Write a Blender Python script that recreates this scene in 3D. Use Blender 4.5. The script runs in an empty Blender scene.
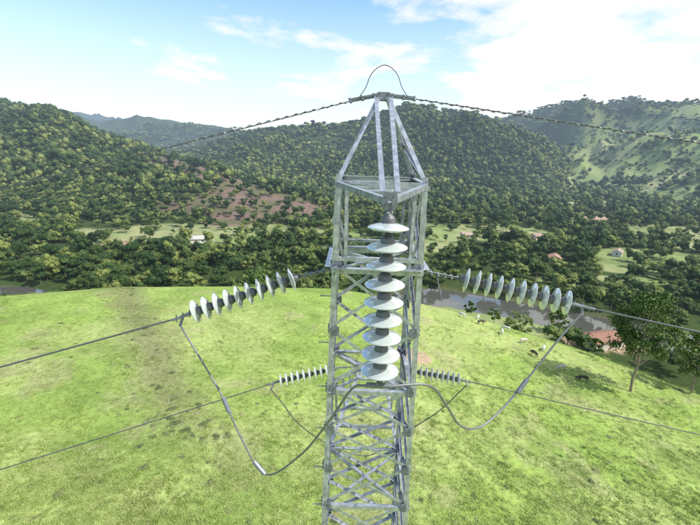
import bpy, bmesh, math, random
import numpy as np
from mathutils import Vector, Matrix
random.seed(7); rng=np.random.default_rng(11)
scene=bpy.context.scene; COL=scene.collection

# ---------------------------------------------------------------- helpers
def link(o,parent=None):
    COL.objects.link(o)
    if parent is not None: o.parent=parent
    return o
def empty(name,loc=(0,0,0)):
    e=bpy.data.objects.new(name,None); e.location=loc; e.empty_display_size=.3; return link(e)
def mesh_obj(name,verts,faces,mat=None,parent=None,smooth=False,do_link=True):
    me=bpy.data.meshes.new(name); me.from_pydata([tuple(v) for v in verts],[],faces); me.update()
    if mat is not None:
        for m in (mat if isinstance(mat,list) else [mat]): me.materials.append(m)
    if smooth: me.polygons.foreach_set('use_smooth',[True]*len(me.polygons))
    o=bpy.data.objects.new(name,me)
    if do_link: link(o,parent)
    return o
def hash2(ix,iy,seed):
    n=(ix*374761393+iy*668265263+seed*1442695041)&0xffffffff
    n=((n^(n>>13))*1274126177)&0xffffffff
    n=(n^(n>>16))&0xffffffff
    return n/4294967295.0
def vnoise(x,y,seed=0):
    x=np.asarray(x,float);y=np.asarray(y,float)
    ix=np.floor(x).astype(np.int64);iy=np.floor(y).astype(np.int64)
    fx=x-ix;fy=y-iy;fx=fx*fx*(3-2*fx);fy=fy*fy*(3-2*fy)
    a=hash2(ix,iy,seed);b=hash2(ix+1,iy,seed);c=hash2(ix,iy+1,seed);d=hash2(ix+1,iy+1,seed)
    return (a*(1-fx)+b*fx)*(1-fy)+(c*(1-fx)+d*fx)*fy
def fbm(x,y,sc,oct=4,seed=0):
    v=0;a=.5;t=0
    for o in range(oct):
        v=v+a*vnoise(np.asarray(x)/sc+17.3*o,np.asarray(y)/sc-9.1*o,seed+o);t+=a;a*=.5;sc*=.5
    return v/t
def sstep(a,b,x):
    s=np.clip((x-a)/(b-a),0,1);return s*s*(3-2*s)

# ---------------------------------------------------------------- terrain
VAL=-66.0
RIDGES=[ # (x/y bearing, distance, height), foot distance
 dict(t=[-1.5,-1.135,-.805,-.697,-.587,-.474,-.36,-.244,-.125,-.06,0.0],
      Y=[1150,1100,1000,930,850,750,650,560,490,460,440],
      Z=[135,120,76,50,6,-17,-30,-46,-55,-61,-68],
      F=[500,480,420,400,390,380,380,380,370,370,370]),
 dict(t=[-.6,-.45,-.381,-.24,-.125,-.011,.101,.168,.259,.329,.424,.475,.53,.63],
      Y=[1500,1500,1500,1500,1500,1500,1500,1450,1400,1350,1300,1250,1200,1000],
      Z=[-60,-40,-22,45,64,89,127,138,125,95,58,18,-34,-72],
      F=[800,760,740,700,680,650,620,600,600,600,640,680,700,700]),
 dict(t=[-1.2,-.697,-.583,-.467,-.354,-.24,-.01,.2],
      Y=[3000]*8, Z=[190,187,140,180,138,110,100,90], F=[1800]*8),
 dict(t=[-1.2,-.809,-.715,-.627,-.516,-.4,.2],
      Y=[5000]*7, Z=[330,335,351,312,233,150,100], F=[3500]*7),
 dict(t=[.1,.238,.329,.418,.525,.638,.773,1.11,1.6],
      Y=[2500,2400,2300,2200,2100,2100,2000,2000,2000],
      Z=[60,180,168,196,240,240,224,236,250],
      F=[1500,1450,1300,1000,720,620,580,560,560]),
]
RIVER=np.array([(-260,150),(-200,172),(-153,178),(-115,160),(-60,155),(-10,168),(22,186),(44,192),(66,183),(92,168),(118,154),(150,144),(200,140),(260,160)],float)
def river_dist(x,y):
    d=np.full(np.shape(x),1e9)
    for (ax,ay),(bx,by) in zip(RIVER[:-1],RIVER[1:]):
        dx,dy=bx-ax,by-ay
        s=np.clip(((x-ax)*dx+(y-ay)*dy)/(dx*dx+dy*dy),0,1)
        d=np.minimum(d,np.hypot(x-ax-s*dx,y-ay-s*dy))
    # the river widens into pools on the east side
    return d-5.0*sstep(10,40,x)*(.55+.9*vnoise(x/28.,y/60.,9))
def crestY(x):
    return np.maximum(np.where(x>0,80-.0073*x*x,80-.0035*x*x),35)
def hill(x,y):
    sp=10*np.log1p(np.exp(np.clip((x+10)/10,-30,30)))
    z=-26-.03*np.abs(y)-.13*sp
    d=np.maximum(y-crestY(x),0)
    z=z-np.where(d<37,.01*d*d,.01*37*37+.75*(d-37))
    z=z+(fbm(x,y,26,3,5)-.5)*1.9*sstep(8,30,np.hypot(x,y-5))
    return z
def H(x,y):
    x=np.asarray(x,float);y=np.asarray(y,float)
    yy=np.maximum(y,1.0);t=x/yy
    h=np.zeros(np.shape(x))
    n1=fbm(x,y,420,4,21);n2=fbm(x,y,150,4,31)
    rid=1-np.abs(2*n1-1)*2
    for k,R in enumerate(RIDGES):
        Yr=np.interp(t,R['t'],R['Y']);Zr=np.interp(t,R['t'],R['Z'])-VAL;Yf=np.interp(t,R['t'],R['F'])
        s=(yy-Yf)/(Yr-Yf)
        up=.55*(s*s*(3-2*s))+.45*s
        p=np.where(s<1,np.clip(up,0,1),np.clip(1-(s-1)*.9,0,1))
        p=np.where(s<0,0,p)
        mod=np.clip(4*s*(1-s),0,1)
        hh=np.maximum(Zr,0)*p+mod*np.maximum(Zr,0)*(.50*(rid-.55)+.36*(n2-.5))
        h=np.maximum(h,hh)
    far=VAL+h+(fbm(x,y,90,3,3)-.5)*2.0
    rd=river_dist(x,y)
    far=far-3.4*(1-sstep(4,11,rd))
    hl=hill(x,y)
    k=2.5
    m=np.maximum(far,hl)
    z=m+k*np.exp(-np.abs(far-hl)/k)*.5
    return z
def ell(x,y,cx,cy,rx,ry,seed=0):
    d=((x-cx)/rx)**2+((y-cy)/ry)**2+(fbm(x,y,25,3,seed+50)-.5)*1.1
    return 1-sstep(.75,1.1,d)
def masks(x,y):
    t=x/np.maximum(y,1)
    onhill=sstep(-.5,3,hill(x,y)-VAL-2)*(y<170)
    mead=np.maximum.reduce([ell(x,y,-82,318,96,52,1),ell(x,y,-178,298,52,26,2),ell(x,y,125,365,85,46,3),ell(x,y,318,385,115,66,4),
                            ell(x,y,50,300,40,26,5),ell(x,y,215,290,46,28,6),ell(x,y,60,160,60,18,11),ell(x,y,150,215,44,22,12),ell(x,y,245,440,60,30,13),ell(x,y,-300,360,60,26,14),ell(x,y,180,255,30,18,16)])
    pas=sstep(.36,.42,fbm(x,y,150,4,77)+.14*sstep(.6,.8,t))*sstep(.46,.52,t)*sstep(470,540,y)*(1-sstep(1300,1600,y))
    mead=np.maximum(mead,pas)
    ax,ay,bx,by=-300,665,-90,440
    s=np.clip(((x-ax)*(bx-ax)+(y-ay)*(by-ay))/((bx-ax)**2+(by-ay)**2),0,1)
    db=np.hypot(x-ax-s*(bx-ax),y-ay-s*(by-ay))+(fbm(x,y,60,3,91)-.5)*110+(fbm(x,y,18,2,92)-.5)*25
    burn=1-sstep(45,85,db)
    dirt=np.maximum.reduce([ell(x,y,280,490,40,24,7),ell(x,y,10,59,3.4,2.6,8),ell(x,y,98,143,18,8,9),ell(x,y,-150,270,16,6,10)])
    return onhill,mead,burn,dirt
def build_ground():
    az=np.concatenate([np.linspace(-55,55,760),np.linspace(57,303,90)])
    az=np.radians(az)
    r=np.concatenate([[0.5],np.geomspace(3,9500,430)])
    A,Rr=np.meshgrid(az,r)
    X=Rr*np.sin(A);Y=Rr*np.cos(A);Z=H(X,Y)
    na=len(az);nr=len(r)
    verts=np.stack([X.ravel(),Y.ravel(),Z.ravel()],1)
    i=np.arange(nr-1)[:,None]*na;j=np.arange(na)[None,:];j2=(j+1)%na
    f=np.stack([i+j,i+j2,i+na+j2,i+na+j],-1).reshape(-1,4)[:, ::-1]
    me=bpy.data.meshes.new('ground')
    me.vertices.add(len(verts));me.vertices.foreach_set('co',verts.ravel())
    me.loops.add(f.size);me.loops.foreach_set('vertex_index',f.ravel().astype(np.int32))
    me.polygons.add(len(f));me.polygons.foreach_set('loop_start',np.arange(0,f.size,4,dtype=np.int32))
    me.polygons.foreach_set('loop_total',np.full(len(f),4,dtype=np.int32))
    me.update(calc_edges=True)
    me.polygons.foreach_set('use_smooth',np.ones(len(f),dtype=bool))
    x,y=X.ravel(),Y.ravel()
    oh,me_,bu,di=masks(x,y)
    def mix(a,b,w): return a*(1-w[:,None])+b*w[:,None]
    C=np.tile(np.array([.05,.08,.022]),(len(x),1))
    C=mix(C,np.array([.26,.32,.12]),me_)
    n=fbm(x,y,60,4,13)
    C=mix(C,np.array([.35,.35,.18]),me_*sstep(.45,.65,n)*.8)
    C=mix(C,np.array([.15,.21,.065]),me_*sstep(.5,.65,fbm(x,y,30,4,15))*.6)
    C=mix(C,np.array([.21,.145,.115]),bu)
    C=mix(C,np.array([.13,.135,.065]),bu*sstep(.46,.58,fbm(x,y,22,3,14))*.85)
    g=np.tile(np.array([.27,.375,.09]),(len(x),1))
    g=mix(g,np.array([.35,.42,.14]),sstep(.42,.68,fbm(x,y,14,4,41)))
    g=mix(g,np.array([.20,.30,.07]),.6*sstep(.46,.66,fbm(x,y,8,4,43)))
    g=mix(g,np.array([.35,.34,.18]),.55*sstep(.6,.75,fbm(x,y,5,4,47)))
    g=mix(g,np.array([.22,.22,.11]),.85*np.exp(-((x+20+.67*(y-42))/4)**2)*sstep(30,42,y))
    C=mix(C,g,oh)
    C=mix(C,np.array([.46,.34,.23]),di)
    rd=river_dist(x,y)
    C=mix(C,np.array([.24,.20,.12]),(1-sstep(5,9,rd)))
    ca=me.color_attributes.new('col','FLOAT_COLOR','POINT')
    ca.data.foreach_set('color',np.concatenate([C,np.ones((len(x),1))],1).ravel())
    return me

# ---------------------------------------------------------------- materials
def newmat(name):
    m=bpy.data.materials.new(name);m.use_nodes=True
    nt=m.node_tree;b=nt.nodes['Principled BSDF'];return m,nt,b
def add_haze(nt,shader_out,L=4600.,start=130.):  # airlight painted into the material: bluish emission, stronger with distance from the origin
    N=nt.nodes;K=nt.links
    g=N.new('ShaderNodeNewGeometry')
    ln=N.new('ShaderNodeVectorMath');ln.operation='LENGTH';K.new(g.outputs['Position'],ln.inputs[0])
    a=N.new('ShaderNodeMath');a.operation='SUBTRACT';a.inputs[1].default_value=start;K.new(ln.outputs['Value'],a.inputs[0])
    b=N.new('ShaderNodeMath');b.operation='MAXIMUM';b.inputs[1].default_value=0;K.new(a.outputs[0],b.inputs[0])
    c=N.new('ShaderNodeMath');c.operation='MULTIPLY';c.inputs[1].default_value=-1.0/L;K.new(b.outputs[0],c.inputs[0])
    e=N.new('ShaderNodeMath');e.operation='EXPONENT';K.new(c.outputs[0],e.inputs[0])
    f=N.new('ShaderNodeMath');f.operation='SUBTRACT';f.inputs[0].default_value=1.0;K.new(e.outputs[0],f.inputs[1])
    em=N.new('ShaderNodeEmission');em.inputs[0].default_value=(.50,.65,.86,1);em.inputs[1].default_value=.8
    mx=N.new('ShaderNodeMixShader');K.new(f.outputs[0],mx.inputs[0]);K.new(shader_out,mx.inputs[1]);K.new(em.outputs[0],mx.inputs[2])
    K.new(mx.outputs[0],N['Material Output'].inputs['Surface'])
def noemit(m):
    try: m.cycles.emission_sampling='NONE'
    except Exception: pass
def mat_ground():
    m,nt,b=newmat('ground_vegetation');N=nt.nodes;K=nt.links
    at=N.new('ShaderNodeAttribute');at.attribute_name='col'
    tc=N.new('ShaderNodeNewGeometry')
    n1=N.new('ShaderNodeTexNoise');n1.inputs['Scale'].default_value=1.6;n1.inputs['Detail'].default_value=5;n1.inputs['Roughness'].default_value=.7
    n2=N.new('ShaderNodeTexNoise');n2.inputs['Scale'].default_value=.22;n2.inputs['Detail'].default_value=3
    K.new(tc.outputs['Position'],n1.inputs['Vector']);K.new(tc.outputs['Position'],n2.inputs['Vector'])
    r=N.new('ShaderNodeMapRange');r.inputs['From Min'].default_value=.3;r.inputs['From Max'].default_value=.7;r.inputs['To Min'].default_value=.62;r.inputs['To Max'].default_value=1.25
    K.new(n1.outputs['Fac'],r.inputs['Value'])
    r2=N.new('ShaderNodeMapRange');r2.inputs['From Min'].default_value=.3;r2.inputs['From Max'].default_value=.7;r2.inputs['To Min'].default_value=.85;r2.inputs['To Max'].default_value=1.15
    K.new(n2.outputs['Fac'],r2.inputs['Value'])
    mu=N.new('ShaderNodeMath');mu.operation='MULTIPLY';K.new(r.outputs[0],mu.inputs[0]);K.new(r2.outputs[0],mu.inputs[1])
    vm=N.new('ShaderNodeVectorMath');vm.operation='SCALE';K.new(at.outputs['Color'],vm.inputs[0]);K.new(mu.outputs[0],vm.inputs['Scale'])
    K.new(vm.outputs[0],b.inputs['Base Color']);b.inputs['Roughness'].default_value=.95;b.inputs['Specular IOR Level'].default_value=.1
    bp=N.new('ShaderNodeBump');bp.inputs['Strength'].default_value=.6;bp.inputs['Distance'].default_value=.25
    K.new(n1.outputs['Fac'],bp.inputs['Height']);K.new(bp.outputs[0],b.inputs['Normal'])
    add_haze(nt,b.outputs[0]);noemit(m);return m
def mat_leaf(name,c1,c2,c3,nscale=3.,haze=True,rough=.7,attr=None):
    m,nt,b=newmat(name);N=nt.nodes;K=nt.links
    tc=N.new('ShaderNodeTexCoord')
    n=N.new('ShaderNodeTexNoise');n.inputs['Scale'].default_value=nscale;n.inputs['Detail'].default_value=1;K.new(tc.outputs['Object'],n.inputs['Vector'])
    if attr:
        oi=N.new('ShaderNodeAttribute');oi.attribute_name=attr;rnd=oi.outputs['Fac']
    else:
        oi=N.new('ShaderNodeObjectInfo');rnd=oi.outputs['Random']
    ad=N.new('ShaderNodeMath');ad.operation='MULTIPLY_ADD';ad.inputs[1].default_value=.8;K.new(n.outputs['Fac'],ad.inputs[0])
    pw=N.new('ShaderNodeMath');pw.operation='POWER';pw.inputs[1].default_value=1.6;K.new(rnd,pw.inputs[0])
    sb=N.new('ShaderNodeMath');sb.operation='MULTIPLY_ADD';sb.inputs[1].default_value=.95;sb.inputs[2].default_value=-.3;K.new(pw.outputs[0],sb.inputs[0])
    K.new(sb.outputs[0],ad.inputs[2])
    cr=N.new('ShaderNodeValToRGB');e=cr.color_ramp.elements
    e[0].position=.1;e[0].color=(*c1,1);e[1].position=.9;e[1].color=(*c3,1);x=cr.color_ramp.elements.new(.5);x.color=(*c2,1)
    K.new(ad.outputs[0],cr.inputs[0]);K.new(cr.outputs[0],b.inputs['Base Color'])
    b.inputs['Roughness'].default_value=rough;b.inputs['Specular IOR Level'].default_value=.2
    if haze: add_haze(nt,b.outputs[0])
    noemit(m)
    return m
def simple(name,col,rough=.6,metal=0.,nscale=20.,var=.15,haze=False,bump=0.,spec=.5):
    m,nt,b=newmat(name);N=nt.nodes;K=nt.links
    tc=N.new('ShaderNodeTexCoord');n=N.new('ShaderNodeTexNoise');n.inputs['Scale'].default_value=nscale;n.inputs['Detail'].default_value=4
    K.new(tc.outputs['Object'],n.inputs['Vector'])
    r=N.new('ShaderNodeMapRange');r.inputs['From Min'].default_value=.3;r.inputs['From Max'].default_value=.7;r.inputs['To Min'].default_value=1-var;r.inputs['To Max'].default_value=1+var
    K.new(n.outputs['Fac'],r.inputs['Value'])
    vm=N.new('ShaderNodeVectorMath');vm.operation='SCALE';vm.inputs[0].default_value=col;K.new(r.outputs[0],vm.inputs['Scale']);K.new(vm.outputs[0],b.inputs['Base Color'])
    b.inputs['Roughness'].default_value=rough;b.inputs['Metallic'].default_value=metal;b.inputs['Specular IOR Level'].default_value=spec
    if bump:
        bp=N.new('ShaderNodeBump');bp.inputs['Strength'].default_value=bump;bp.inputs['Distance'].default_value=.01;K.new(n.outputs['Fac'],bp.inputs['Height']);K.new(bp.outputs[0],b.inputs['Normal'])
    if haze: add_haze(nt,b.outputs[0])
    noemit(m)
    return m
M_ground=mat_ground()
M_steel=simple('galvanized_steel',(.42,.445,.50),.30,.5,14,.33)
M_steel2=simple('galvanized_steel_weathered',(.20,.215,.25),.5,.4,18,.25)
M_wire=simple('aluminium_conductor',(.10,.105,.12),.5,.3,60,.2)
M_wire2=simple('aluminium_jumper',(.20,.205,.22),.45,.4,60,.15)
M_cap=simple('cast_iron_cap',(.14,.145,.15),.5,.4,40,.2)
M_shell=simple('glass_shell',(.62,.67,.66),.07,0,8,.06)
M_shell.node_tree.nodes['Principled BSDF'].inputs['Transmission Weight'].default_value=.35
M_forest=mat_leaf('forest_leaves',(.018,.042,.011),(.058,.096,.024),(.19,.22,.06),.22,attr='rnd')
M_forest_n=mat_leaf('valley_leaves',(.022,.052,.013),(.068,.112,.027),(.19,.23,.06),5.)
M_tree=mat_leaf('tree_leaves',(.08,.13,.035),(.15,.22,.06),(.24,.30,.10),1.2,False)
M_grass=mat_leaf('grass_blades',(.19,.28,.055),(.285,.38,.10),(.42,.46,.18),.6,False,.6)
M_weed=mat_leaf('weed_leaves',(.10,.13,.05),(.17,.20,.08),(.28,.28,.14),2,False)
M_bark=simple('bark',(.26,.21,.16),.9,0,6,.3)
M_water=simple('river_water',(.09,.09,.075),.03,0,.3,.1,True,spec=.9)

ground=bpy.data.objects.new('ground',build_ground());ground.data.materials.append(M_ground);link(ground)

def catmull(P,n=8):
    P=[Vector(p) for p in P];Q=[2*P[0]-P[1]]+P+[2*P[-1]-P[-2]];out=[]
    for i in range(1,len(Q)-2):
        for j in range(n):
            t=j/n;a,b,c,d=Q[i-1],Q[i],Q[i+1],Q[i+2]
            out.append(.5*((2*b)+(-a+c)*t+(2*a-5*b+4*c-d)*t*t+(-a+3*b-3*c+d)*t**3))
    out.append(P[-1]);return out
rv=catmull([(x,y,0) for x,y in RIVER],6);V=[];Fc=[]
for i,p in enumerate(rv):
    a=rv[max(i-1,0)];b=rv[min(i+1,len(rv)-1)];d=(b-a).normalized();n=Vector((-d.y,d.x,0))
    V+= [p+n*19+Vector((0,0,VAL-1.35)),p-n*19+Vector((0,0,VAL-1.35))]
for i in range(len(rv)-1): Fc.append((2*i,2*i+1,2*i+3,2*i+2))
mesh_obj('river_water',V,Fc,M_water)

# ---------------------------------------------------------------- transmission tower
TX,TY=.30,4.86
GZ=float(H(TX,TY))
def hw(z):
    return .48+.0165*(-.3-z) if z>-8 else .48+.0165*7.7+.08*(-8-z)
class Soup:
    def __init__(s): s.v=[];s.f=[]
    def add(s,vs,fs):
        o=len(s.v);s.v+=[tuple(v) for v in vs];s.f+=[tuple(i+o for i in f) for f in fs]
def angle(S,p1,p2,w,u,v,t=.007):
    p1=Vector(p1);p2=Vector(p2);a=(p2-p1).normalized()
    u=Vector(u);u=(u-a*u.dot(a)).normalized();v=Vector(v);v=v-a*v.dot(a);v=(v-u*v.dot(u)).normalized()
    prof=[(0,0),(w,0),(w,t),(t,t),(t,w),(0,w)]
    vs=[p1+u*x+v*y for x,y in prof]+[p2+u*x+v*y for x,y in prof]
    fs=[(i,(i+1)%6,6+(i+1)%6,6+i) for i in range(6)]+[(0,5,4,3,2,1),(6,7,8,9,10,11)]
    S.add(vs,fs)
def cyl(S,p1,p2,r,n=8,r2=None):
    p1=Vector(p1);p2=Vector(p2);a=(p2-p1).normalized();r2=r if r2 is None else r2
    u=a.orthogonal().normalized();v=a.cross(u)
    vs=[p1+(u*math.cos(k*2*math.pi/n)+v*math.sin(k*2*math.pi/n))*r for k in range(n)]+[p2+(u*math.cos(k*2*math.pi/n)+v*math.sin(k*2*math.pi/n))*r2 for k in range(n)]
    S.add(vs,[(i,(i+1)%n,n+(i+1)%n,n+i) for i in range(n)]+[tuple(range(n))[::-1],tuple(range(n,2*n))])
def plate(S,c,u,v,w,h,t=.01,bolts=True):
    c=Vector(c);u=Vector(u).normalized();v=Vector(v).normalized();n=u.cross(v)
    ch=.2*min(w,h)
    pts=[(-w/2+ch,-h/2),(w/2-ch,-h/2),(w/2,-h/2+ch),(w/2,h/2-ch),(w/2-ch,h/2),(-w/2+ch,h/2),(-w/2,h/2-ch),(-w/2,-h/2+ch)]
    vs=[c+u*x+v*y-n*t/2 for x,y in pts]+[c+u*x+v*y+n*t/2 for x,y in pts]
    S.add(vs,[(i,(i+1)%8,8+(i+1)%8,8+i) for i in range(8)]+[tuple(range(8))[::-1],tuple(range(8,16))])
    if bolts:
        for sx in(-.28,.28):
            for sy in(-.28,.28):
                b=c+u*sx*w+v*sy*h;cyl(S,b-n*(t/2+.012),b+n*(t/2+.012),.009,6)
tower=empty('transmission_tower',(TX,TY,0))
legs=Soup();br=Soup();pl=Soup()
def P(sx,sy,z): h=hw(z);return Vector((sx*h,sy*h,z))
Ls=[-.30,-1.22,-1.97,-2.72,-3.25,-3.8,-4.35,-4.95,-5.6,-6.4,-7.2,-8,-9.5,-11.3,-13.5,-16,-19,-22.3,GZ+.2]
for sx in(-1,1):
    for sy in(-1,1):
        for z1,z2 in((-.24,-8),(-8,GZ-.3)):
            angle(legs,P(sx,sy,z1),P(sx,sy,z2),.06,(-sx,0,0),(0,-sy,0),.008)
faces=[((-1,-1),(1,-1),(0,1,0)),((1,-1),(1,1),(-1,0,0)),((1,1),(-1,1),(0,-1,0)),((-1,1),(-1,-1),(1,0,0))]
for fi,(A,B,n) in enumerate(faces):
    n=Vector(n)
    for i in range(len(Ls)-1):
        z1,z2=Ls[i],Ls[i+1];w=.036
        if i==0:
            if fi in(0,2):
                for q,s_ in((A,1),(B,-1)):
                    pq=P(*q,z1);ins=((P(*A,z1)+P(*B,z1))/2-pq).normalized()
                    angle(br,pq+ins*.10+n*.012,P(*q,z2)+ins*.13+n*.012,.034,ins,n,.006)
                    angle(br,pq+ins*.10+n*.03,P(*q,(z1+z2)/2)+n*.03,.03,(0,0,1),n,.005)
                    angle(br,P(*q,(z1+z2)/2)+n*.036,P(*q,z2)+ins*.13+n*.036,.03,(0,0,1),n,.005)
            else:
                angle(br,P(*A,z1)+n*.012,P(*B,z2)+n*.012,w,(0,0,1),n,.006)
                angle(br,P(*B,z1)+n*.021,P(*A,z2)+n*.021,w,(0,0,1),n,.006)
        else:
            angle(br,P(*A,z1)+n*.012,P(*B,z2)+n*.012,w,(0,0,1),n,.006)
            angle(br,P(*B,z1)+n*.022,P(*A,z2)+n*.022,w,(0,0,1),n,.006)
            k=hw(z1)/(hw(z1)+hw(z2));c=P(*A,z1).lerp(P(*B,z2),k)
            cyl(pl,c+n*0,c+n*.045,.010,6)
        for S_,zz in((A,z2),(B,z2)):
            pp=P(*S_,zz);inward=((P(*A,zz)+P(*B,zz))/2-pp).normalized()
            plate(pl,pp+inward*.065-n*.005,inward,(0,0,1),.095,.12,.007)
    for z,w in((-.30,.06),(-1.22,.075),(-2.72,.055),(-4.35,.05),(-8,.06),(-13.5,.07),(-19,.07)):
        angle(br,P(*A,z)+n*-.003-Vector((0,0,.0)),P(*B,z)-n*.003,w,(0,0,-1),-n if z==-1.22 else n,.008)
        if z in(-1.22,): angle(br,P(*A,z+.11)-n*.004,P(*B,z+.11)-n*.004,.045,(0,0,-1),n,.007)
for z in(-.30,-1.22,-2.72,-4.35,-8,-13.5):
    angle(br,P(-1,-1,z-.02),P(1,1,z-.02),.042,(0,0,-1),(1,-1,0),.006)
    angle(br,P(1,-1,z-.035),P(-1,1,z-.035),.042,(0,0,-1),(1,1,0),.006)
AZ=.60
apex={}
for sx in(-1,1):
    for sy in(-1,1):
        q=Vector((sx*.06,sy*.05,AZ));apex[(sx,sy)]=q
        angle(legs,P(sx,sy,-.30),q,.046,(-sx,0,0),(0,-sy,0),.007)
for (A,B,n) in faces:
    n=Vector(n)
    a=P(*A,-.3).lerp(apex[A],.42);b=P(*B,-.3).lerp(apex[B],.42)
    if abs(n.x)>.5: angle(br,a+n*.01,b+n*.01,.036,(0,0,-1),n,.005)
    if abs(n.x)>.5: angle(br,P(*A,-.3)+n*.016,b+n*.016,.03,(0,0,1),n,.005)
plate(pl,(0,-.06,AZ-.02),(1,0,0),(0,0,1),.16,.08,.012);plate(pl,(0,.06,AZ-.02),(1,0,0),(0,0,1),.16,.08,.012)
cyl(pl,(-.10,0,AZ+.0),(.10,0,AZ+.0),.013,8)
tip=Vector((-.02,3.10-TY,-.33))
for sx in(-1,1):
    angle(br,P(sx,-1,-.31),tip+Vector((sx*.03,0,0)),.05,(0,0,-1),(-sx,0,0),.007)
    angle(br,Vector((sx*.06,-.05,AZ-.03)),tip+Vector((sx*.035,.02,.05)),.042,(sx,0,0),(0,0,-1),.006)
for k in(.3,.6):
    a=P(-1,-1,-.31).lerp(tip,k);b=P(1,-1,-.31).lerp(tip,k)
    angle(br,a+Vector((0,0,-.004)),b+Vector((0,0,-.004)),.035,(0,0,-1),(0,1,0),.006)
angle(br,P(-1,-1,-.32).lerp(tip,.0),P(1,-1,-.32).lerp(tip,.3),.03,(0,0,-1),(0,1,0),.006)
angle(br,P(-1,-1,-.32).lerp(tip,.6),P(1,-1,-.32).lerp(tip,.3),.03,(0,0,-1),(0,1,0),.006)
plate(pl,tip+Vector((0,0,-.02)),(1,0,0),(0,0,1),.11,.13,.012)
tf=Vector((.25,8.0-TY,-4.40))
for sx in(-1,1):
    angle(br,P(sx,1,-4.35),tf+Vector((sx*.25,0,-.02)),.06,(0,0,-1),(-sx,0,0),.007)
    angle(br,P(sx,1,-3.25),tf+Vector((sx*.25,0,.04)),.05,(0,0,-1),(-sx,0,0),.007)
for k in(.2,.4,.6,.8):
    a=P(-1,1,-4.35).lerp(tf+Vector((-.25,0,-.02)),k);b=P(1,1,-4.35).lerp(tf+Vector((.25,0,-.02)),k)
    angle(br,a+Vector((0,0,-.004)),b+Vector((0,0,-.004)),.04,(0,0,-1),(0,1,0),.006)
    for sx in(-1,1):
        a=P(sx,1,-4.35).lerp(tf+Vector((sx*.25,0,-.02)),k);b=P(sx,1,-3.25).lerp(tf+Vector((sx*.25,0,.04)),k-.1)
        angle(br,a,b,.035,(0,1,0),(-sx,0,0),.005)
angle(br,tf+Vector((-.3,0,.0)),tf+Vector((.3,0,.0)),.08,(0,0,-1),(0,1,0),.01)
for i in range(90):
    z=-.45-.28*i
    if z<GZ+2.5: break
    p=P(-1,-1,z)
    if i%2: cyl(pl,p+Vector((.03,.01,0)),p+Vector((.03,-.12,0)),.007,6)
    else: cyl(pl,p+Vector((.01,.03,0)),p+Vector((-.12,.03,0)),.007,6)
mesh_obj('legs',legs.v,legs.f,M_steel,tower);mesh_obj('bracing',br.v,br.f,M_steel,tower);mesh_obj('gusset_plates_and_bolts',pl.v,pl.f,M_steel2,tower)
ft=Soup()
for sx in(-1,1):
    for sy in(-1,1): p=P(sx,sy,GZ);cyl(ft,p+Vector((0,0,-.8)),p+Vector((0,0,.25)),.35,16)
mesh_obj('concrete_footings',ft.v,ft.f,simple('concrete',(.35,.34,.32),.9),tower)

# ---------------------------------------------------------------- insulators & wires
def lathe(profile,n=28):
    vs=[];fs=[]
    for r,z in profile:
        for k in range(n): a=2*math.pi*k/n;vs.append((r*math.cos(a),r*math.sin(a),z))
    for i in range(len(profile)-1):
        for k in range(n): fs.append((i*n+k,i*n+(k+1)%n,(i+1)*n+(k+1)%n,(i+1)*n+k))
    return vs,fs
shell=[(.050,.066),(.06,.063),(.085,.056),(.115,.045),(.136,.034),(.141,.029),(.140,.024),(.133,.022),(.124,.032),(.117,.014),(.110,.033),(.096,.036),(.090,.008),(.083,.036),(.066,.038),(.060,.004),(.050,.036),(.012,.040)]
cap=[(.001,.140),(.022,.139),(.026,.124),(.043,.116),(.052,.098),(.055,.070),(.058,.063),(.03,.060)]
pin=[(.012,.045),(.012,-.004),(.018,-.006),(.018,-.012),(.001,-.012)]
def insulator_string(name,top,bot,n,rs=1.0):
    top=Vector(top);bot=Vector(bot);ax=(top-bot);L=ax.length;ax.normalize()
    q=ax.to_track_quat('Z','Y').to_matrix()
    e=empty(name,top)
    step=L/n;sc=step/.146
    for nm,prof,mt in(('discs',shell,M_shell),('caps',cap,M_cap),('pins',pin,M_cap)):
        V=[];Fa=[]
        vs,fs=lathe(prof)
        k_=rs if nm=='discs' else 1.0
        for i in range(n):
            base=bot+ax*step*i-top
            wob=Matrix.Rotation(random.uniform(-.035,.035),3,'X')@Matrix.Rotation(random.uniform(-.035,.035),3,'Y')
            o=len(V);V+=[q@(wob@Vector((x*k_,y*k_,z*sc)))+base for x,y,z in vs];Fa+=[tuple(k+o for k in f) for f in fs]
        mesh_obj(nm,V,Fa,mt,e,True)
    return e
def tube(name,pts,r,mat,parent=None,n=8,res=10,smoothpath=True,S=None):
    pts=catmull(pts,res) if smoothpath and len(pts)>2 else [Vector(p) for p in pts]
    V=[];Fa=[];up=None
    for i,p in enumerate(pts):
        d=(pts[min(i+1,len(pts)-1)]-pts[max(i-1,0)]).normalized()
        u=d.orthogonal().normalized() if up is None else (up-d*up.dot(d)).normalized();up=u;v=d.cross(u)
        for k in range(n): a=2*math.pi*k/n;V.append(p+(u*math.cos(a)+v*math.sin(a))*r)
        if i:
            for k in range(n): Fa.append(((i-1)*n+k,(i-1)*n+(k+1)%n,i*n+(k+1)%n,i*n+k))
    if S is not None: S.add(V,Fa);return
    return mesh_obj(name,V,Fa,mat,parent,True)
def helix(S,pts,R,pitch,r,res=12):
    path=catmull(pts,40);out=[];s=0
    for a,b in zip(path[:-1],path[1:]):
        d=(b-a);L=d.length;dn=d.normalized();u=dn.cross(Vector((0,0,1))).normalized();v=dn.cross(u)
        k=max(1,int(L/(pitch/res)))
        for j in range(k):
            ph=2*math.pi*(s+L*j/k)/pitch
            out.append(a+d*(j/k)+(u*math.cos(ph)+v*math.sin(ph))*R)
        s+=L
    tube('',out,r,None,n=5,smoothpath=False,S=S)
hard=Soup()
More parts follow.
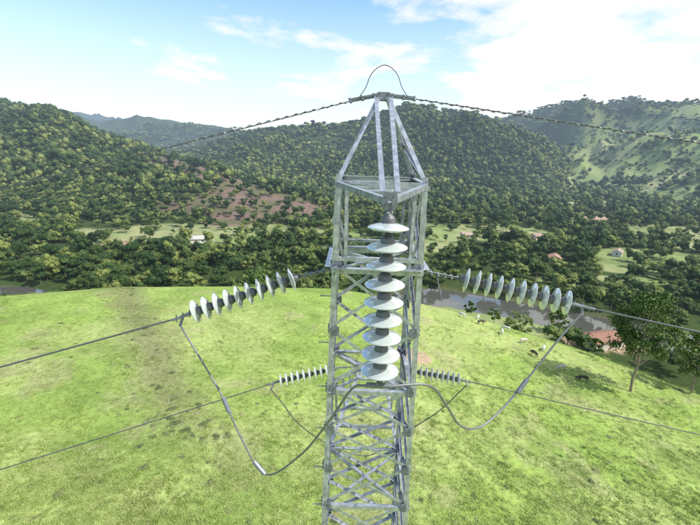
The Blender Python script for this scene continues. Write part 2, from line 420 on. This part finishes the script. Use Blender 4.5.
def linkage(a,b):
    a=Vector(a);b=Vector(b);d=(b-a);n=max(1,int(d.length/.09))
    cyl(hard,a,b,.010,6)
    dn=d.normalized();u=dn.orthogonal()
    for i in range(n+1):
        p=a+d*i/n;cyl(hard,p-u*.024,p+u*.024,.014,8)
    w=dn.cross(u)*.015
    cyl(hard,a+w,b+w,.006,6);cyl(hard,a-w,b-w,.006,6)
def clamp(a,b,down):
    a=Vector(a);b=Vector(b)
    cyl(hard,a,b,.024,8,.016)
    m=a.lerp(b,.5);cyl(hard,m,Vector(down),.016,8)
    for k in(.2,.5,.8):
        p=a.lerp(b,k);cyl(hard,p+Vector((0,0,.045)),p-Vector((0,0,.045)),.008,6)
insulator_string('insulator_string',(.28,3.10,-.43),(.275,3.10,-1.77),9,1.12)
linkage((.28,3.10,-.36),(.28,3.10,-.44));linkage((.275,3.10,-1.77),(.278,3.10,-1.86))
cyl(hard,(.17,3.10,-1.885),(.38,3.10,-1.885),.024,10)
insulator_string('insulator_string',(-.58,4.70,-1.45),(-1.82,4.58,-1.90),10)
linkage((-.22,4.42,-1.27),(-.58,4.70,-1.45));clamp((-1.82,4.58,-1.90),(-2.06,4.53,-1.99),(-1.97,4.52,-2.06))
insulator_string('insulator_string',(1.25,4.62,-1.38),(2.46,4.40,-1.56),10)
linkage((.82,4.42,-1.26),(1.25,4.62,-1.38));clamp((2.46,4.40,-1.56),(2.72,4.34,-1.60),(2.60,4.35,-1.68))
insulator_string('insulator_string',(-.20,8.0,-4.48),(-1.40,7.9,-4.78),10)
linkage((.3,8,-4.42),(-.20,8.0,-4.48));clamp((-1.40,7.9,-4.78),(-1.66,7.84,-4.85),(-1.58,7.82,-4.96))
insulator_string('insulator_string',(1.27,8.0,-4.47),(2.40,7.9,-4.60),10)
linkage((.8,8,-4.42),(1.27,8.0,-4.47));clamp((2.40,7.9,-4.60),(2.66,7.84,-4.62),(2.56,7.8,-4.7))
def span(name,p,d,slope,sag,L,r=.0105,mat=M_wire):
    p=Vector(p);d=Vector((d[0],d[1],0)).normalized();pts=[]
    for i in range(50):
        s=L*(i/49)**1.7
        pts.append(p+d*s+Vector((0,0,-slope*s+sag*s*s)))
    return tube(name,pts,r,mat,res=2,n=8)
span('power_line',(-2.0,4.55,-1.97),(-1.84,-.42),.255,.0007,230)
span('power_line',(2.65,4.36,-1.59),(1.0,-.33),.10,.0002,230)
span('power_line',(-1.6,7.85,-4.83),(-4.84,-1.35),.238,.0007,230)
span('power_line',(2.62,7.85,-4.61),(4.1,-1.05),.080,.0002,230)
span('shield_wire',(-.05,4.82,.52),(-1.7,-.40),.292,.0008,230,.006)
span('shield_wire',(.62,4.85,.57),(1.4,-.28),.135,.0003,230,.006)
hx=Soup()
helix(hx,[(-.09,4.80,.505),(-.9,4.62,.27),(-1.65,4.44,.052)],.0095,.10,.005)
helix(hx,[(.68,4.84,.56),(2.0,4.575,.378),(3.6,4.25,.16)],.0095,.11,.005)
mesh_obj('armor_rods',hx.v,hx.f,M_wire2)
linkage((.20,4.86,.585),(-.06,4.82,.525));linkage((.40,4.86,.59),(.64,4.85,.57))
tube('shield_wire_jumper',[(.02,4.83,.54),(.10,4.85,.66),(.17,4.87,.82),(.30,4.9,.905),(.43,4.89,.83),(.50,4.87,.68),(.58,4.85,.57)],.005,M_wire,n=6)
tube('jumper_cable',[(-1.97,4.52,-2.03),(-1.85,4.40,-2.12),(-1.38,4.1,-2.68),(-1.15,3.95,-3.08),(-.85,3.8,-3.45),(-.44,3.6,-3.02),(-.14,3.35,-2.42),(.05,3.18,-1.98),(.17,3.10,-1.89),(.38,3.10,-1.885),(.72,3.2,-1.93),(.92,3.32,-2.2),(1.12,3.5,-2.53),(1.35,3.65,-2.66),(1.6,3.82,-2.6),(1.88,4.0,-2.4),(2.3,4.22,-1.95),(2.60,4.35,-1.64)],.011,M_wire2)
for a,b in(((-1.36,4.09,-2.71),(-1.28,4.03,-2.85)),((-.98,3.86,-3.34),(-.85,3.8,-3.45)),((1.84,3.97,-2.44),(1.95,4.03,-2.32))): cyl(hard,a,b,.026,8)
tube('jumper_cable',[(-1.58,7.82,-4.93),(-1.3,7.8,-5.3),(-.96,7.8,-5.77),(-.31,8,-6.41),(.5,8.1,-6.75),(1.1,8.05,-6.35),(1.46,8,-5.95),(2.03,7.85,-5.33),(2.52,7.8,-4.68)],.0115,M_wire)
cyl(hard,(.98,4.5,-1.33),(1.06,4.46,-1.62),.008,6)
mesh_obj('line_hardware',hard.v,hard.f,M_steel2)

# ---------------------------------------------------------------- vegetation prototypes
def ico(sub):
    bm=bmesh.new();bmesh.ops.create_icosphere(bm,subdivisions=sub,radius=1);v=[x.co.copy() for x in bm.verts];f=[tuple(y.index for y in x.verts) for x in bm.faces];bm.free();return v,f
ICO={1:ico(1),2:ico(2)}
def crown_soup(seed,lumps,sub,leaves,tall=1.0,ls=1.0):
    r=random.Random(seed);S=Soup();iv,jf=ICO[sub]
    cs=[]
    for i in range(lumps):
        a=r.uniform(0,6.28);rad=math.sqrt(r.random())*.34;z=(.45+r.uniform(-.12,.32)*(1-rad))*tall
        R=r.uniform(.12,.22)*(1.15-rad)*(1 if lumps>4 else 1.4);cs.append((Vector((rad*math.cos(a),rad*math.sin(a),z)),R))
    for c,R in cs:
        ph=r.uniform(0,9)
        S.add([c+Vector((v.x,v.y,v.z*.8))*R*(1+.22*math.sin(5*v.x+ph)*math.cos(6*v.y+ph*2)+r.uniform(-.22,.22)) for v in iv],jf)
    for i in range(leaves):
        c,R=r.choice(cs);d=Vector((r.gauss(0,1),r.gauss(0,1),r.gauss(.25,1))).normalized()
        p=c+Vector((d.x,d.y,d.z*.85))*R*r.uniform(.9,1.4);s=r.uniform(.018,.042)*ls
        u=Vector((r.gauss(0,1),r.gauss(0,1),r.gauss(0,1))).normalized();w=(d+u*.9).normalized().orthogonal().normalized();x=w.cross(d).normalized()
        q=[p-w*s-x*s*.6,p+w*s-x*s*.5,p+w*s*.8+x*s*.7,p-w*s+x*s*.6]
        S.add(q,[(0,1,2),(0,2,3)])
    return S
def crown_mesh(name,seed,lumps,sub,leaves,mat,trunk=True,tall=1.0,ls=1.0):
    S=crown_soup(seed,lumps,sub,leaves,tall,ls)
    nl=len(S.f)
    if trunk: cyl(S,(0,0,-.15),(0,0,.45*tall),.022,6,.012)
    me=bpy.data.meshes.new(name);me.from_pydata(S.v,[],S.f);me.materials.append(mat);me.materials.append(M_bark)
    for i in range(nl,len(S.f)): me.polygons[i].material_index=1
    return bpy.data.objects.new(name,me)
def bake_forest(name,protos,x,y,sx,sz,dz,rnd,mat):
    """one real mesh holding all the crowns of a distant mass of trees"""
    n=len(x);z=H(x,y)+dz;idx=rng.integers(0,len(protos),n);rot=rng.uniform(0,6.28,n)
    VV=[];FF=[];RR=[];off=0
    for k,S in enumerate(protos):
        s=idx==k;m=s.sum()
        if not m: continue
        pv=np.array(S.v,dtype=np.float32);pf=np.array(S.f,dtype=np.int64)
        c=np.cos(rot[s])[:,None];sn=np.sin(rot[s])[:,None];X=pv[None,:,0]*sx[s][:,None];Y=pv[None,:,1]*sx[s][:,None]
        wx=X*c-Y*sn+x[s][:,None];wy=X*sn+Y*c+y[s][:,None];wz=pv[None,:,2]*sz[s][:,None]+z[s][:,None]
        VV.append(np.stack([wx,wy,wz],-1).reshape(-1,3).astype(np.float32))
        FF.append((pf[None]+(np.arange(m)*len(pv))[:,None,None]+off).reshape(-1,3));off+=m*len(pv)
        RR.append(np.repeat(rnd[s],len(pv)))
    V=np.concatenate(VV);F=np.concatenate(FF).astype(np.int32);R=np.concatenate(RR).astype(np.float32)
    me=bpy.data.meshes.new(name);me.vertices.add(len(V));me.vertices.foreach_set('co',V.ravel())
    me.loops.add(F.size);me.loops.foreach_set('vertex_index',F.ravel())
    me.polygons.add(len(F));me.polygons.foreach_set('loop_start',np.arange(0,F.size,3,dtype=np.int32));me.polygons.foreach_set('loop_total',np.full(len(F),3,dtype=np.int32))
    a=me.attributes.new('rnd','FLOAT','POINT');a.data.foreach_set('value',R)
    me.materials.append(mat);me.update(calc_edges=True)
    o=bpy.data.objects.new(name,me);link(o);return o
def tuft_mesh(name,seed,clumps,blades,h,spread,mat):
    r=random.Random(seed);S=Soup()
    for c in range(clumps):
        ca=r.uniform(0,6.28);cr_=spread*math.sqrt(r.random());cx,cy=cr_*math.cos(ca),cr_*math.sin(ca);ch=h*r.uniform(.5,1.25)
        for i in range(blades):
            a=r.uniform(0,6.28);rad=.2*math.sqrt(r.random());b=Vector((cx+rad*math.cos(a),cy+rad*math.sin(a),-.06))
            a2=r.uniform(0,6.28);d=Vector((math.cos(a2),math.sin(a2),0));w=Vector((-d.y,d.x,0))*r.uniform(.016,.032)
            hh=ch*r.uniform(.5,1.1);ln=hh*r.uniform(.3,1.0)
            S.add([b-w,b+w,b+d*ln+Vector((0,0,hh*.9))],[(0,1,2)])
    me=bpy.data.meshes.new(name);me.from_pydata(S.v,[],S.f);me.materials.append(mat);return bpy.data.objects.new(name,me)
def scatter(name,proto,pts,scl,rot):
    c=bpy.data.collections.new(name+'_source');c.objects.link(proto)
    me=bpy.data.meshes.new(name);me.vertices.add(len(pts));me.vertices.foreach_set('co',np.asarray(pts,float).ravel())
    a=me.attributes.new('scl','FLOAT_VECTOR','POINT');a.data.foreach_set('vector',np.asarray(scl,float).ravel())
    a=me.attributes.new('rot','FLOAT','POINT');a.data.foreach_set('value',np.asarray(rot,float))
    me.update();o=bpy.data.objects.new(name,me);link(o)
    ng=bpy.data.node_groups.new(name,'GeometryNodeTree')
    ng.interface.new_socket(name='Geometry',in_out='INPUT',socket_type='NodeSocketGeometry')
    ng.interface.new_socket(name='Geometry',in_out='OUTPUT',socket_type='NodeSocketGeometry')
    N=ng.nodes;K=ng.links
    gi=N.new('NodeGroupInput');go=N.new('NodeGroupOutput');ip=N.new('GeometryNodeInstanceOnPoints')
    ci=N.new('GeometryNodeCollectionInfo');ci.inputs['Collection'].default_value=c
    a1=N.new('GeometryNodeInputNamedAttribute');a1.data_type='FLOAT_VECTOR';a1.inputs['Name'].default_value='scl'
    a2=N.new('GeometryNodeInputNamedAttribute');a2.data_type='FLOAT';a2.inputs['Name'].default_value='rot'
    cx=N.new('ShaderNodeCombineXYZ');K.new(a2.outputs['Attribute'],cx.inputs['Z'])
    K.new(gi.outputs[0],ip.inputs['Points']);K.new(ci.outputs[0],ip.inputs['Instance']);K.new(cx.outputs[0],ip.inputs['Rotation']);K.new(a1.outputs['Attribute'],ip.inputs['Scale'])
    K.new(ip.outputs[0],go.inputs[0])
    m=o.modifiers.new('instances','NODES');m.node_group=ng
    return o
def split_scatter(name,protos,x,y,sx,sz,dz=0.):
    n=len(x);z=H(x,y)+dz;idx=rng.integers(0,len(protos),n);rot=rng.uniform(0,6.28,n)
    for k,p in enumerate(protos):
        s=idx==k
        if s.sum(): scatter(name,p,np.stack([x[s],y[s],z[s]],1),np.stack([sx[s],sx[s],sz[s]],1),rot[s])
def forest_points(y0,y1,n,t0=-1.05,t1=1.05):
    t=rng.uniform(t0,t1,n);y=np.sqrt(rng.uniform(y0*y0,y1*y1,n));return t*y,y
HOUSES=[(-145,262,0),(-109,287,.3),(95,338,.2),(134,266,1.2),(155,344,.5),(93,141,.35),(190,290,.9)]
def keep_forest(x,y,thr):
    oh,me_,bu,di=masks(x,y)
    f=np.ones(len(x))
    f*=1-.93*me_*(1-.6*sstep(.52,.62,fbm(x,y,40,3,19))); f*=1-.86*bu; f*=(di<.2); f*=(river_dist(x,y)>10)
    dens=np.where(y<430,.3+.7*sstep(.42,.55,fbm(x,y,55,3,61)),1.0)
    f*=dens
    d=y-crestY(x);f*=np.where(d<48,0,1)
    ry=np.interp(x,RIVER[:,0],RIVER[:,1])
    f*=np.where((x>12)&(x<125)&(y<ry),.12,1)
    for hx_,hy_,_ in HOUSES: f*=1-((np.abs(x-hx_-(y-hy_)*hx_/hy_)<7)&(y<hy_+9)&(y>hy_-34))
    return rng.random(len(x))<f*thr
x,y=forest_points(120,470,9600)
k=keep_forest(x,y,1);x,y=x[k],y[k];w=rng.uniform(4.5,12,len(x))*(.8+.4*fbm(x,y,70,2,8))
near=[crown_mesh('valley_tree_source',s,8,1,330,M_forest_n,True,t_) for s,t_ in((1,1.),(2,1.25),(3,.85),(4,1.1),(5,1.6))]
split_scatter('valley_trees',near,x,y,w,w*rng.uniform(.65,1.15,len(x)))
def tone(x,y):
    return np.clip(rng.random(len(x))**1.4*.9+.9*(fbm(x,y,110,4,71)-.38),0,1)
x,y=forest_points(470,1100,36000)
k=keep_forest(x,y,1);x,y=x[k],y[k];w=6+12*rng.random(len(x))**1.5
bake_forest('forest',[crown_soup(s+10,4,1,24,1.,2.) for s in range(8)],x,y,w,w*rng.uniform(.75,1.3,len(x)),-1.,tone(x,y),M_forest)
x,y=forest_points(1100,2600,44000)
k=keep_forest(x,y,1);x,y=x[k],y[k];w=10+18*rng.random(len(x))**1.3
bake_forest('distant_forest',[crown_soup(s+30,2,1,8,1.,2.5) for s in range(8)],x,y,w,w*rng.uniform(.55,.95,len(x)),-2.5,tone(x,y),M_forest)
# --- grass
n=5200
yy=1/rng.uniform(1/80,1/20,n);xx=rng.uniform(-1.08,1.08,n)*yy
k=(yy<crestY(xx)+20)&(masks(xx,yy)[3]<.3);xx,yy=xx[k],yy[k]
s=rng.uniform(.8,1.2,len(xx))
tuf=[tuft_mesh('grass_patch_source',s_,20,10,.18,1.2,M_grass) for s_ in range(5)]
split_scatter('grass',tuf,xx,yy,s,s*(.4+1.5*fbm(xx,yy,7,3,71)))
n=9000
yy=1/rng.uniform(1/92,1/22,n);xx=rng.uniform(-1.1,1.1,n)*yy
pr=.03+.9*np.exp(-((xx+20+.67*(yy-42))/3.6)**2)*(yy>34)+.12*sstep(.6,.75,fbm(xx,yy,12,3,43))
k=(rng.random(n)<pr)&(yy<crestY(xx)+20);xx,yy=xx[k],yy[k];s=rng.uniform(.3,1.0,len(xx))
wd=[crown_mesh('weed_source',s_+40,3,1,120,M_weed,False,.7,1.3) for s_ in range(2)]
split_scatter('weeds',wd,xx,yy,s*1.2,s*.6,-.2)

# --- individual trees
def tree(name,x,y,h,wd,seed,clumps=46,per=130,lean=0.):
    r=random.Random(seed);z=float(H(x,y));e=empty(name,(x,y,z))
    S=Soup();path=[Vector((0,0,-.4))]
    for i in range(1,7): path.append(Vector((lean*h*(i/6)**1.5+r.uniform(-.15,.15),r.uniform(-.15,.15),h*.8*i/6)))
    for i in range(6): cyl(S,path[i],path[i+1],.2*(1-i/7.5)*h/16,8,.2*(1-(i+1)/7.5)*h/16)
    L=Soup()
    for i in range(clumps):
        zf=r.uniform(.30,1.0);a=r.uniform(0,6.28)
        prof=math.sin(math.pi*min(1,max(0,(zf-.18)/.86)))**.7
        rad=wd*.5*prof*r.uniform(.3,1.0)
        c=Vector((lean*h*zf+rad*math.cos(a),rad*math.sin(a),h*zf));R=r.uniform(.6,1.2)*h/16
        base=path[min(5,max(1,int(zf*.72*6/.8)))]
        if i%2==0 or zf<.5:
            m=base.lerp(c,.5)+Vector((0,0,-.2));cyl(S,base,m,.05*h/16,5,.035*h/16);cyl(S,m,c,.035*h/16,5,.012)
        for j in range(per):
            d=Vector((r.gauss(0,.5),r.gauss(0,.5),r.gauss(0,.36)))*R*1.1
            p=c+d;s=r.uniform(.12,.25);n=(Vector((r.gauss(0,1),r.gauss(0,1),r.gauss(.6,1)))).normalized();u=n.orthogonal().normalized();v=n.cross(u)
            L.add([p-u*s-v*s*.5,p+u*s-v*s*.4,p+u*s*.7+v*s*.6,p-u*s*.8+v*s*.5],[(0,1,2,3)])
    mesh_obj('trunk_and_limbs',S.v,S.f,M_bark,e);mesh_obj('foliage',L.v,L.f,M_tree,e)
tree('eucalyptus_tree',45.2,59,16.8,9,1,52,140)
tree('eucalyptus_tree',58,62.5,11.5,6.5,2,36)
tree('broadleaf_tree',33,88,4,3,6,16,90)
tree('broadleaf_tree',28,90,3.6,2.6,7,16,90)
tree('broadleaf_tree',47,72,3.5,2.6,8,16,90)
tree('broadleaf_tree',62,140,12,11,9,50)
tree('broadleaf_tree',81,150,9,8,10,46)
tree('broadleaf_tree',108,122,14,12,12,46)
tree('broadleaf_tree',26,150,9,8,11,40)
# ---------------------------------------------------------------- houses
def house(x,y,rot,w=11,d=7,h=3,wall=(.62,.58,.5),roof=(.33,.15,.09)):
    z=float(H(x,y));e=empty('farm_house',(x,y,z+.25));e.rotation_euler=(0,0,rot)
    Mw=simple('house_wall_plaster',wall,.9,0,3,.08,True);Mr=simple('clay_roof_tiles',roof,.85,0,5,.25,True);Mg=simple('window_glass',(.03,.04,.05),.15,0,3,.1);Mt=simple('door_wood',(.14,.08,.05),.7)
    a,b=w/2,d/2;rh=1.5
    mesh_obj('walls',[(-a,-b,-2),(a,-b,-2),(a,b,-2),(-a,b,-2),(-a,-b,h),(a,-b,h),(a,b,h),(-a,b,h),(-a,0,h+rh),(a,0,h+rh)],[(0,1,5,4),(1,2,6,9,5),(2,3,7,6),(3,0,4,8,7)],Mw,e)
    o=.6;k=rh/b;V=[]
    for dz in(0.03,.2):
        V+=[(-a-o,-b-o,h-o*k+dz),(a+o,-b-o,h-o*k+dz),(a+o,0,h+rh+dz),(-a-o,0,h+rh+dz),(-a-o,b+o,h-o*k+dz),(a+o,b+o,h-o*k+dz)]
    mesh_obj('roof',V,[(6,7,8,9),(9,8,11,10),(1,0,3,2),(2,3,4,5),(0,1,7,6),(5,4,10,11),(1,2,8,7),(2,5,11,8),(3,0,6,9),(4,3,9,10)],Mr,e)
    W=Soup();D=Soup()
    def box(S,c,s):
        c=Vector(c);s=Vector(s)/2;vs=[c+Vector((sx*s.x,sy*s.y,sz*s.z)) for sx in(-1,1) for sy in(-1,1) for sz in(-1,1)]
        S.add(vs,[(0,1,3,2),(4,6,7,5),(0,4,5,1),(2,3,7,6),(0,2,6,4),(1,5,7,3)])
    for sx in(-.33,.33):
        for sy in(-1,1): box(W,(sx*w,sy*b,1.6),(1.3,.08,1.1))
    for sx in(-1,1): box(W,(sx*a,0,1.6),(.08,1.2,1.1))
    box(D,(0,-b,1.05),(1.,.1,2.1));box(D,(0,b,1.05),(1.,.1,2.1))
    mesh_obj('windows',W.v,W.f,Mg,e);mesh_obj('door',D.v,D.f,Mt,e)
walls=[(.66,.5,.42),(.78,.76,.72),(.7,.66,.6),(.6,.38,.3),(.7,.5,.42),(.62,.55,.48),(.7,.68,.64)]
roofs=[(.38,.22,.17),(.5,.48,.46),(.40,.30,.25),(.40,.24,.19),(.36,.24,.2),(.28,.14,.10),(.34,.26,.22)]
for i,(hx_,hy_,r_) in enumerate(HOUSES):
    big=i in(1,5)
    house(hx_,hy_,r_,14 if big else random.uniform(8,10.5),8 if big else random.uniform(5.5,7),3.0 if big else 2.8,walls[i],roofs[i])
# ---------------------------------------------------------------- cows
def cow_mesh():
    pts=[((0,0,1.05),(.30,.36)),((.45,0,1.08),(.30,.36)),((.8,0,1.12),(.24,.32)),((-.45,0,1.08),(.29,.33)),((-.78,0,1.14),(.2,.24)),
         ((1.05,0,1.0),(.14,.2)),((1.28,0,.75),(.12,.14)),((1.42,0,.55),(.11,.12)),((1.56,0,.33),(.07,.07))]
    edges=[(0,1),(1,2),(0,3),(3,4),(2,5),(5,6),(6,7),(7,8)]
    def chain(start,seq):
        last=start
        for p,r in seq:
            pts.append((p,r));edges.append((last,len(pts)-1));last=len(pts)-1
    for sy in(-1,1):
        chain(2,[((.72,sy*.2,.8),(.13,.13)),((.72,sy*.2,.45),(.07,.07)),((.70,sy*.2,.12),(.05,.05)),((.73,sy*.2,.02),(.06,.06))])
        chain(4,[((-.68,sy*.2,.85),(.17,.15)),((-.58,sy*.2,.62),(.1,.1)),((-.82,sy*.2,.42),(.06,.06)),((-.78,sy*.2,.12),(.045,.045)),((-.75,sy*.2,.02),(.06,.06))])
        chain(7,[((1.36,sy*.14,.66),(.05,.03)),((1.32,sy*.26,.68),(.04,.02))])
    chain(4,[((-.98,0,1.1),(.03,.03)),((-1.02,0,.75),(.02,.02)),((-1.02,0,.45),(.04,.04))])
    me=bpy.data.meshes.new('cow');me.from_pydata([p for p,_ in pts],edges,[]);o=bpy.data.objects.new('cow_source',me);COL.objects.link(o)
    o.modifiers.new('s','SKIN');sv=me.skin_vertices[0].data
    for i,(_,r) in enumerate(pts): sv[i].radius=r
    sv[0].use_root=True
    m=o.modifiers.new('ss','SUBSURF');m.levels=1;m.render_levels=1
    dg=bpy.context.evaluated_depsgraph_get();out=bpy.data.meshes.new_from_object(o.evaluated_get(dg));bpy.data.objects.remove(o)
    out.polygons.foreach_set('use_smooth',[True]*len(out.polygons));return out
cm=cow_mesh()
for i,(x,y,r,c) in enumerate([(32,78,2.6,(.62,.58,.52)),(33,72,.3,(.60,.56,.5)),(30,75,1.2,(.62,.6,.55)),(38,60,2.9,(.05,.04,.035)),(33,67,1.9,(.07,.05,.04)),(24,82,2.2,(.65,.62,.56)),(36,63,3.3,(.55,.5,.44)),(36,70,1.0,(.62,.6,.55)),(28,84,1.0,(.62,.6,.55)),(27,79,.2,(.08,.06,.05))]):
    me=cm.copy();me.materials.clear();me.materials.append(simple('cow_hide',c,.8,0,1.5,.2))
    o=bpy.data.objects.new('cow',me);o.location=(x,y,float(H(x,y)));o.rotation_euler=(0,0,r);o.scale=(.75,.75,.75);link(o)

# ---------------------------------------------------------------- light, sky
EL=math.radians(49);AZM=math.radians(108)
sd=Vector((math.sin(AZM)*math.cos(EL),math.cos(AZM)*math.cos(EL),math.sin(EL)))
sl=bpy.data.lights.new('sun','SUN');sl.energy=5.0;sl.angle=math.radians(.5);sl.color=(1,.96,.88)
so=bpy.data.objects.new('sun',sl);so.rotation_euler=sd.to_track_quat('Z','Y').to_euler();link(so)
w=bpy.data.worlds.new('World');scene.world=w;w.use_nodes=True;nt=w.node_tree;N=nt.nodes;K=nt.links
bg=N['Background'];sky=N.new('ShaderNodeTexSky');sky.sky_type='NISHITA';sky.sun_disc=False;sky.sun_elevation=EL;sky.sun_rotation=AZM;sky.altitude=600;sky.dust_density=1.0
bg.inputs['Strength'].default_value=.15
tc=N.new('ShaderNodeTexCoord');sep=N.new('ShaderNodeSeparateXYZ');K.new(tc.outputs['Generated'],sep.inputs[0])
mp=N.new('ShaderNodeMapping');mp.inputs['Scale'].default_value=(2.2,2.2,6.5);mp.inputs['Location'].default_value=(.9,.1,.15);K.new(tc.outputs['Generated'],mp.inputs[0])
nz=N.new('ShaderNodeTexNoise');nz.inputs['Scale'].default_value=2.1;nz.inputs['Detail'].default_value=6;nz.inputs['Roughness'].default_value=.55;nz.inputs['Distortion'].default_value=.2;K.new(mp.outputs[0],nz.inputs['Vector'])
xr=N.new('ShaderNodeMapRange');xr.inputs['From Min'].default_value=-.7;xr.inputs['From Max'].default_value=.7;xr.inputs['To Min'].default_value=-.10;xr.inputs['To Max'].default_value=.34;K.new(sep.outputs['X'],xr.inputs['Value'])
ax=N.new('ShaderNodeMath');ax.operation='ADD';K.new(xr.outputs[0],ax.inputs[0]);K.new(nz.outputs['Fac'],ax.inputs[1])
cl=N.new('ShaderNodeMapRange');cl.interpolation_type='SMOOTHSTEP';cl.inputs['From Min'].default_value=.53;cl.inputs['From Max'].default_value=.74;K.new(ax.outputs[0],cl.inputs['Value'])
hz=N.new('ShaderNodeMapRange');hz.inputs['From Min'].default_value=.05;hz.inputs['From Max'].default_value=.30;hz.inputs['To Min'].default_value=.75;hz.inputs['To Max'].default_value=.06;K.new(sep.outputs['Z'],hz.inputs['Value'])
mxx=N.new('ShaderNodeMath');mxx.operation='MAXIMUM';K.new(cl.outputs[0],mxx.inputs[0]);K.new(hz.outputs[0],mxx.inputs[1])
sm=N.new('ShaderNodeVectorMath');sm.operation='MULTIPLY';sm.inputs[1].default_value=(1.3,1.65,1.75);K.new(sky.outputs[0],sm.inputs[0])
mc=N.new('ShaderNodeMix');mc.data_type='RGBA';K.new(mxx.outputs[0],mc.inputs[0]);K.new(sm.outputs[0],mc.inputs[6]);mc.inputs[7].default_value=(6.9,7.0,7.0,1)
K.new(mc.outputs[2],bg.inputs['Color'])
# ---------------------------------------------------------------- camera
cd=bpy.data.cameras.new('camera');cd.sensor_width=36;cd.lens=21.446;cd.clip_start=.05;cd.clip_end=20000
co=bpy.data.objects.new('camera',cd);co.matrix_world=Matrix.Rotation(math.radians(75),4,'X')@Matrix.Rotation(math.radians(2),4,'Z');link(co);scene.camera=co
scene.view_settings.view_transform='Standard';scene.view_settings.look='None';scene.view_settings.exposure=0
